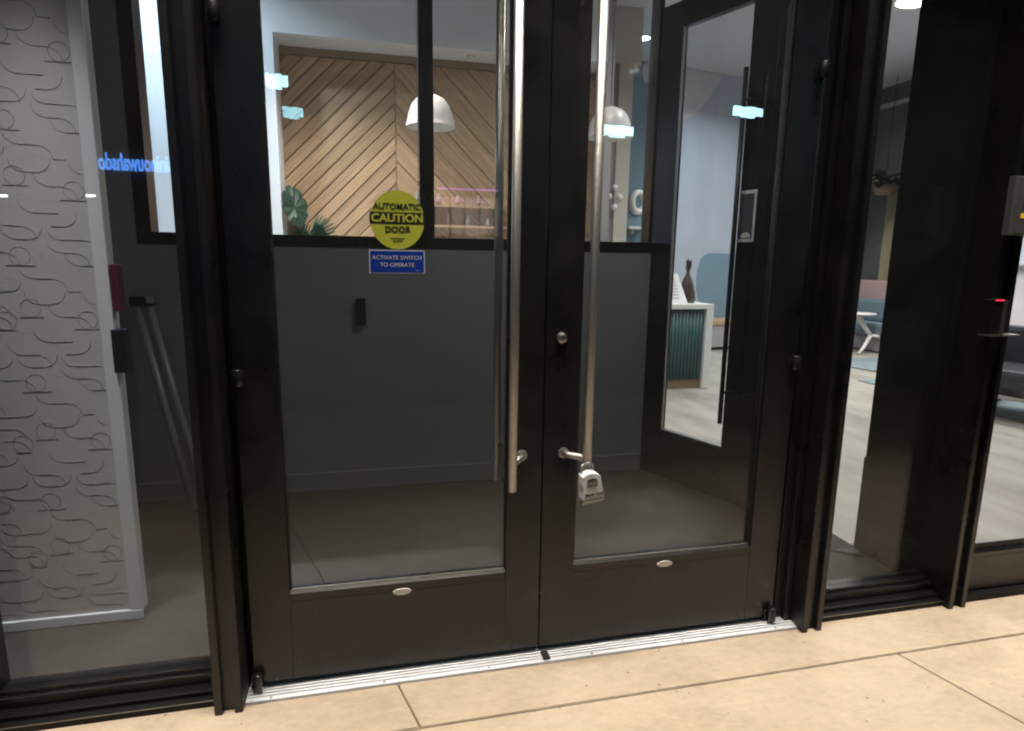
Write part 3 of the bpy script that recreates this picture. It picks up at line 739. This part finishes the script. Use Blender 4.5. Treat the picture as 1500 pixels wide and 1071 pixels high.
# potted palm near the left pier
pp = thing('potted_palm', 'green fan leaf palm in front of the left end of the chevron wall', 'plant', (-1.17, 4.43, 0))
b = newbm(); lathe(b, [(0, 0), (.12, 0), (.165, .40), (.155, .42), (.14, .38), (0, .38)], 24); obj('pot', b, M['taupe'], pp)
b = newbm()
for a, l in ((.4, .9), (2.0, .8), (3.4, .95), (5.0, .75)): tube(b, [(0, 0, .38), (.08*math.cos(a), .08*math.sin(a), .8), (.16*math.cos(a), .16*math.sin(a), .45+l)], .008, 6)
obj('stem', b, M['leafd'], pp)
def fan(c, nrm_yaw, tilt, r, n=13, spread=2.4, seed=0):
    b = newbm(); rs = random.Random(seed)
    for i in range(n):
        a = -spread/2+spread*i/(n-1); L = r*(1-.12*abs(a)/spread*2)*rs.uniform(.93, 1.05)
        w_ = r*spread/n*.62
        d = Vector((math.sin(a), 0, math.cos(a))); s_ = Vector((math.cos(a), 0, -math.sin(a)))
        o = Vector((0, 0, 0)); ridge = Vector((0, -.02*r/.2, 0))
        pts = [o, d*L*.55+s_*w_*.5, d*L*.9+s_*w_*.3, d*L, d*L*.9-s_*w_*.3, d*L*.55-s_*w_*.5, d*L*.55+ridge]
        V = [b.verts.new(p) for p in pts]
        for q in ((0, 1, 6), (1, 2, 6), (2, 3, 6), (3, 4, 6), (4, 5, 6), (5, 0, 6)): b.faces.new([V[k] for k in q])
    return obj('leaf', b, M['leaf'], pp, c, (tilt, 0, nrm_yaw))
def monstera(c, yaw, tilt, roll, r, seed=0):
    """broad rounded leaf with ribs pressed in and notched rim"""
    b = newbm(); n = 40; rs = random.Random(seed)
    ctr = b.verts.new((0, -.01, 0)); prev = None; first = None; ring = []; mid = []
    for i in range(n):
        a = 2*PI*i/n; k = 1.0 if i % 5 else .90
        rr = r*(1+.12*math.cos(a))*k
        ring.append(b.verts.new((rr*math.sin(a)*.78, .03*math.sin(a*10)*r-.12*r*abs(math.sin(a)), rr*math.cos(a))))
        mid.append(b.verts.new((rr*.55*math.sin(a)*.78, .04*math.sin(a*10)*r-.02, rr*.55*math.cos(a))))
    for i in range(n):
        j = (i+1) % n; b.faces.new((mid[i], mid[j], ring[j], ring[i])); b.faces.new((ctr, mid[j], mid[i]))
    return obj('leaf', b, M['leaf'], pp, c, (tilt, roll, yaw))
monstera((-.085, -.05, 1.80), .85, -.25, .2, .20, 1)
fan((.04, .0, 1.53), .2, -.2, .30, 11, 1.5, 3).rotation_euler = (-.15, 1.15, .15)
fan((-.04, .0, 1.46), -.3, -.1, .24, 11, 1.6, 4)
monstera((.02, .05, 1.32), -.2, -.5, -.6, .17, 2)

# lobby right wall, seating
rw = thing('lobby_far_wall', 'dark green grey wall with beige curtains at the right end of the lobby', 'wall')
box('wall', (7.7, 7.8, 5.3, 9.5, 0, ZC), M['darkwall'], rw)
box('rail', (7.62, 7.70, 5.3, 9.5, 3.86, 3.92), M['pole'], rw, .004)
box('panel_strip', (7.66, 7.70, 5.9, 6.25, 2.7, 3.85), M['taupe'], rw, .004)
def curtain_strip(y0, y1, z0, z1):
    b = newbm(); n = 16; A = []; B = []
    for i in range(n+1):
        y = y0+(y1-y0)*i/n; x = 7.60+.025*math.sin(i*1.6)
        A.append((b.verts.new((x, y, z0)), b.verts.new((x, y, z1)))); B.append((b.verts.new((x+.01, y, z0)), b.verts.new((x+.01, y, z1))))
    for i in range(n):
        b.faces.new((A[i][0], A[i+1][0], A[i+1][1], A[i][1])); b.faces.new((B[i][0], B[i][1], B[i+1][1], B[i+1][0]))
    obj('curtain', b, M['curtain'], rw)
curtain_strip(6.45, 6.62, 1.1, 2.75); curtain_strip(5.95, 6.15, 1.1, 2.75); curtain_strip(7.2, 7.35, 1.1, 2.75)
box('window_pane', (7.66, 7.70, 6.2, 6.42, 1.45, 2.6), mat('window_night_glass', (.10, .16, .22), .1, 0), rw)
hp = thing('hanging_foliage', 'dark trailing foliage hanging high at the right end of the lobby', 'plant', (7.35, 6.45, 2.55))
b = leafcluster(150, .7, .3, .60, 9, .15); obj('foliage', b, mat('grey_green_leaf', (.09, .10, .075), .4, 0, .4, 9), hp)
b = newbm(); lathe(b, [(0, -.12), (.13, -.10), (.18, .05), (.16, .06), (0, .02)], 18); obj('basket', b, M['plinth'], hp)
b = newbm(); tube(b, [(0, 0, .05), (0, 0, ZC-2.55)], .006, 6); obj('cord', b, M['rubber'], hp)
sf = thing('booth_sofa', 'blue grey sofa with a tall dusty pink back against the dark lobby wall', 'sofa', (7.62, 6.55, 0), 0)
box('back', (-.14, .05, -1.3, 1.6, .25, 1.10), M['pink'], sf, .02)
box('back_cushion', (-.34, -.145, -1.25, 1.55, .46, .80), M['sofa'], sf, .05)
box('seat', (-.60, -.15, -1.28, 1.58, .24, .455), M['sofa'], sf, .04)
box('base', (-.55, -.1, -1.2, 1.5, .02, .235), M['taupe'], sf, .01)
tb = thing('side_table', 'small white table with forked legs in front of the blue grey sofa', 'table', (6.72, 6.02, 0))
b = newbm(); lathe(b, [(0, .600), (.24, .600), (.255, .607), (.25, .622), (0, .625)], 32); obj('table_top', b, M['offwhite'], tb)
b = newbm()
tube(b, [(0, 0, .60), (.07, -.04, .45), (.18, -.10, .28)], [.045, .035, .03], 10)
tube(b, [(.18, -.10, .28), (.40, -.14, .25)], .024, 10)
tube(b, [(.18, -.10, .28), (.02, -.16, .10), (-.08, -.18, .005)], [.03, .024, .022], 10)
tube(b, [(0, 0, .60), (-.10, .12, .3), (-.20, .22, .005)], [.04, .03, .022], 10)
obj('legs', b, M['offwhite'], tb)
b = newbm(); lathe(b, [(0, .004), (.62, .004), (.63, .010), (.62, .014), (0, .015)], 40); tag(obj('round_rug', b, M['rug'], None, (6.25, 4.85, 0)), 'round blue rug on the pale lobby floor seen through the right side light', 'rug')
b = newbm(); tube(b, [(1.31, .40, .012), (1.42, .43, .03), (1.52, .44, .022), (1.60, .40, .012), (1.66, .36, .012)], .004, 8)
tag(obj('floor_cable', b, M['rubber']), 'thin black cable on the floor behind the right side light', 'cable')
# doorway threshold between vestibule floor and lobby seen in the side light
bw = thing('bright_wall', 'bright pinkish white wall seen through the far right door', 'wall')
box('wall', (7.2, 7.3, .06, 5.3, 0, ZC), mat('bright_wall_paint', (.70, .66, .68), .6, 0, .02, 3), bw)
box('lilac_panel', (7.17, 7.199, .06, 5.28, 1.74, ZC), mat('lilac_panel', (.50, .46, .62), .6), bw)
box('ledge', (7.13, 7.199, .06, 5.28, 1.355, 1.385), M['pole'], bw, .003)
box('upper_strip', (7.18, 7.199, .06, 5.28, 1.385, 1.739), mat('pale_blue_strip', (.52, .56, .66), .6), bw)
# rug under chairs
poly_slab('seating_rug', [(5.0, 1.9), (7.0, 1.9), (7.0, 4.05), (5.0, 4.05)], .001, .012, M['rug'], None)
tag(bpy.data.objects['seating_rug'], 'grey blue rug under the black lounge chairs', 'rug')
def lounge(x, y, rz, label):
    t = thing('lounge_chair', label, 'armchair', (x, y, 0), rz, 'black lounge chairs with wooden arms')
    box('seat', (-.34, .34, -.34, .34, .30, .46), M['seatblack'], t, .04)
    box('backrest', (-.34, .34, .28, .42, .38, .80), M['seatblack'], t, .045)
    for s in (-1, 1):
        o = box('side_panel', (s*.375-.03, s*.375+.03, -.34, .38, .20, .60), M['seatblack'], t, .02)
        box('armrest', (s*.375-.035, s*.375+.035, -.36, .36, .605, .655), M['armwood'], t, .012)
        for q in (-1, 1):
            b = newbm(); tube(b, [(s*.34, q*.30, .0), (s*.34, q*.30, .22)], .016, 8); obj('leg', b, M['steel_dark'], t)
    box('under_frame', (-.34, .34, -.32, .32, .20, .235), M['steel_dark'], t, .005)
    return t
lounge(5.10, 2.40, math.radians(-75), 'nearer black lounge chair with wooden armrest inside the far right door')
lounge(5.95, 3.45, math.radians(15), 'black lounge chair standing farther back inside the far right door')
ot = thing('pouf', 'low pale round pouf beside the black lounge chairs', 'pouf', (5.45, 3.15, .014))
b = newbm(); lathe(b, [(0, 0), (.30, 0), (.34, .05), (.345, .22), (.31, .28), (0, .29)], 28); obj('cushion', b, M['taupe'], ot)
# outer shell of the lobby so that no street shows through
box('lobby_back_wall', (-4, 10, 9.5, 9.6, 0, ZC), M['mural_t'])
tag(bpy.data.objects['lobby_back_wall'], 'plain slate wall closing the rear of the lobby', 'wall')
box('lobby_side_wall', (-4.1, -4, YB+.12, 9.5, 0, ZC), M['white'])
tag(bpy.data.objects['lobby_side_wall'], 'plain white wall closing the left end of the lobby', 'wall')

# ------------------------------------------------------------------ ceiling lamps of the lobby (fixtures with light), added lamps in the vestibule
def downlight(x, y, z, power, col=(1, .93, .82), size=.16, spread=2.4, label=None, estr=14):
    t = thing('ceiling_downlight', label, 'downlight', (x, y, z), group='recessed lobby downlights')
    b = newbm(); lathe(b, [(size*.5, -.002), (size*.62, -.012), (size*.68, -.004), (size*.68, -.001)], 28); obj('rim', b, M['offwhite'], t)
    b = newbm(); r = lathe(b, [(0, -.004), (size*.5, -.004)], 28); obj('lens', b, emis('downlight_lens', col, estr), t)
    ld = bpy.data.lights.new('downlight', 'AREA'); ld.shape = 'DISK'; ld.size = size*.95; ld.energy = power; ld.color = col; ld.spread = spread
    lo = bpy.data.objects.new('downlight', ld); C.objects.link(lo); lo.location = (0, 0, -.02); lo.parent = t
    return t
DL = [(-2.3, 3.35, 80, (.70, .85, 1.0), 'at the far left above the white pier'), (-.7, 3.3, 78, (1, .91, .80), 'in front of the left half of the chevron wall'),
      (1.0, 2.3, 34, (1, .90, .82), 'in front of the right half of the chevron wall'), (2.954, 6.0, 32, (.90, .95, 1), 'near the mural wall'),
      (4.6, 5.6, 45, (.90, .95, 1), 'between the mural wall and the sofa'), (2.6, 3.0, 36, (.95, .98, .97), 'in front of the reception desk'),
      (4.2, 3.4, 34, (1, .95, .88), 'over the middle of the lobby'), (5.336, 4.183, 60, (1, .93, .78), 'over the round rug'),
      (6.2, 5.9, 16, (1, .92, .82), 'over the white side table'), (3.3, 1.3, 14, (1, .95, .90), 'nearest the side light'),
      (5.6, 1.9, 60, (1, .92, .92), 'over the lounge chairs'), (6.6, 3.4, 60, (1, .93, .95), 'beside the bright wall')]
for x, y, pw, col, wh in DL:
    downlight(x, y, ZC, pw, col, .16 if x != 5.336 else .42, spread=1.5 if x == -.7 else 2.4, label='recessed round ceiling downlight ' + wh)
pillar_fill = downlight(-1.55, .15, 3.0, 4.5, (1, .95, .95), .10, .75, 'added fill lamp in the vestibule ceiling in front of the pale pillar', 3)  # added lamp to brighten the pillar in the otherwise unlit vestibule

vestibule_fill = downlight(.62, .60, 3.0, 9, (1, .95, .88), .10, 3.0, 'added unseen lamp in the vestibule ceiling behind the right door', 2)  # added lamp, placed so the door stile hides its glass reflection

# ------------------------------------------------------------------ canopy with linear warm light over the pavement
cn = thing('entrance_canopy', 'dark flat canopy with a linear warm light over the entrance', 'canopy')
box('soffit', (-6, 6, -2.4, -.062, 3.14, 3.26), M['bronze'], cn)
box('upper_wall', (-6, 10, -.06, .10, 3.021, 8), M['bronze'], cn)
box('left_wall', (-6, -1.702, -.05, .10, -.004, 3.02), M['bronze'], cn)
box('right_wall', (3.182, 10, -.05, .10, -.004, 3.02), M['bronze'], cn)
box('light_lens', (-3.4, 4.4, -.36, -.30, 3.128, 3.139), emis('strip_lens', (1, .80, .55), 6), cn)
ld = bpy.data.lights.new('canopy_strip', 'AREA'); ld.shape = 'RECTANGLE'; ld.size = 7.8; ld.size_y = .06; ld.energy = 54; ld.color = (1, .92, .80); ld.spread = math.radians(50)
lo = bpy.data.objects.new('canopy_strip', ld); C.objects.link(lo); lo.location = (.5, -.33, 3.12); lo.parent = cn
for x in (-2.2, .3, 2.8):
    t = thing('canopy_downlight', 'warm recessed downlight in the entrance canopy at %s' % {-2.2: 'its left side', .3: 'its middle', 2.8: 'its right side'}[x], 'downlight', (x, -.85, 3.14), group='canopy downlights')
    b = newbm(); lathe(b, [(.06, -.002), (.085, -.010), (.09, -.001)], 24); obj('rim', b, M['steel_dark'], t)
    b = newbm(); lathe(b, [(0, -.004), (.06, -.004)], 24); obj('lens', b, emis('canopy_lens', (1, .85, .62), 30), t)
    ld = bpy.data.lights.new('canopy_lamp', 'AREA'); ld.shape = 'DISK'; ld.size = .11; ld.energy = 1.5; ld.color = (1, .86, .68); ld.spread = 1.4
    lo = bpy.data.objects.new('canopy_lamp', ld); C.objects.link(lo); lo.location = (0, 0, -.02); lo.parent = t

# ------------------------------------------------------------------ across the street: seen only as reflections in the glass
ob = thing('opposite_building', 'dark brick building across the street with a few lit windows', 'building', (0, -15.3, 0))
box('wall', (-20, 24, -.6, 0, -.13, 9), M['facade'], ob)
box('cornice', (-20, 24, -.05, .18, 8.9, 9.2), M['facade'], ob)
cy = emis('cyan_window_light', (.42, .86, 1.0), 20)
for x0, x1, z0, z1 in ((-3.16, -2.55, 5.53, 5.90), (5.88, 6.90, 4.88, 5.22), (10.06, 11.07, 5.67, 6.0)):
    f = box('window_frame', (x0-.06, x1+.06, 0, .06, z0-.06, z1+.06), M['bronze_in'], ob)
    b = newbm(); n = 4; g = (x1-x0)/n
    for i in range(n): bx(b, x0+i*g+.003, x0+(i+1)*g-.003, .061, .08, z0+(.05, .01, .0, .07)[i], z1-(.0, .02, .0, .03)[i], .01)
    obj('lit_pane', b, cy, f)
shop = emis('shop_window_light', (1.0, .80, .74), .9)
f = box('shop_front', (1.1, 3.3, 0, .05, 1.9, 3.3), M['bronze_in'], ob)
for i in range(5): box('shop_pane', (1.16+i*.42, 1.52+i*.42, .051, .07, 2.0+.06*(i % 2), 3.05), shop, f)
box('neon_strip', (1.2, 3.25, .052, .10, 3.24, 3.29), emis('purple_neon', (.75, .25, 1.0), 3), f)
tag(text('shop_sign', 'sininouwahsdo', .56, emis('blue_sign_light', (.10, .32, 1.0), 10), None, (-6.22, -15.22, 3.58), (PI/2, 0, PI), ext=.02, sx=.50, bold=.012), 'blue lit lettering sign on the building across the street', 'sign')
def streetlamp(x, y, z, label):
    t = thing('street_lamp', label, 'street lamp', (x, y, -.13), group='street lamps across the street')
    b = newbm(); tube(b, [(0, 0, 0), (0, 0, z+.2), (0, .3, z+.35), (0, .8, z+.36)], [.07, .05, .04, .035], 10); obj('pole', b, M['pole'], t)
    b = newbm(); bx(b, -.12, .12, .7, 1.1, z+.30, z+.38, .02); obj('head', b, M['pole'], t)
    b = newbm(); bx(b, -.09, .09, 1.101, 1.13, z+.30, z+.35); obj('lamp_glass', b, emis('lamp_white', (1, .97, .9), 22), t)
streetlamp(-8.5, -15.0, 2.40, 'low white street lamp farthest left across the street')
streetlamp(-6.77, -15.0, 2.46, 'low white street lamp under the blue sign across the street')
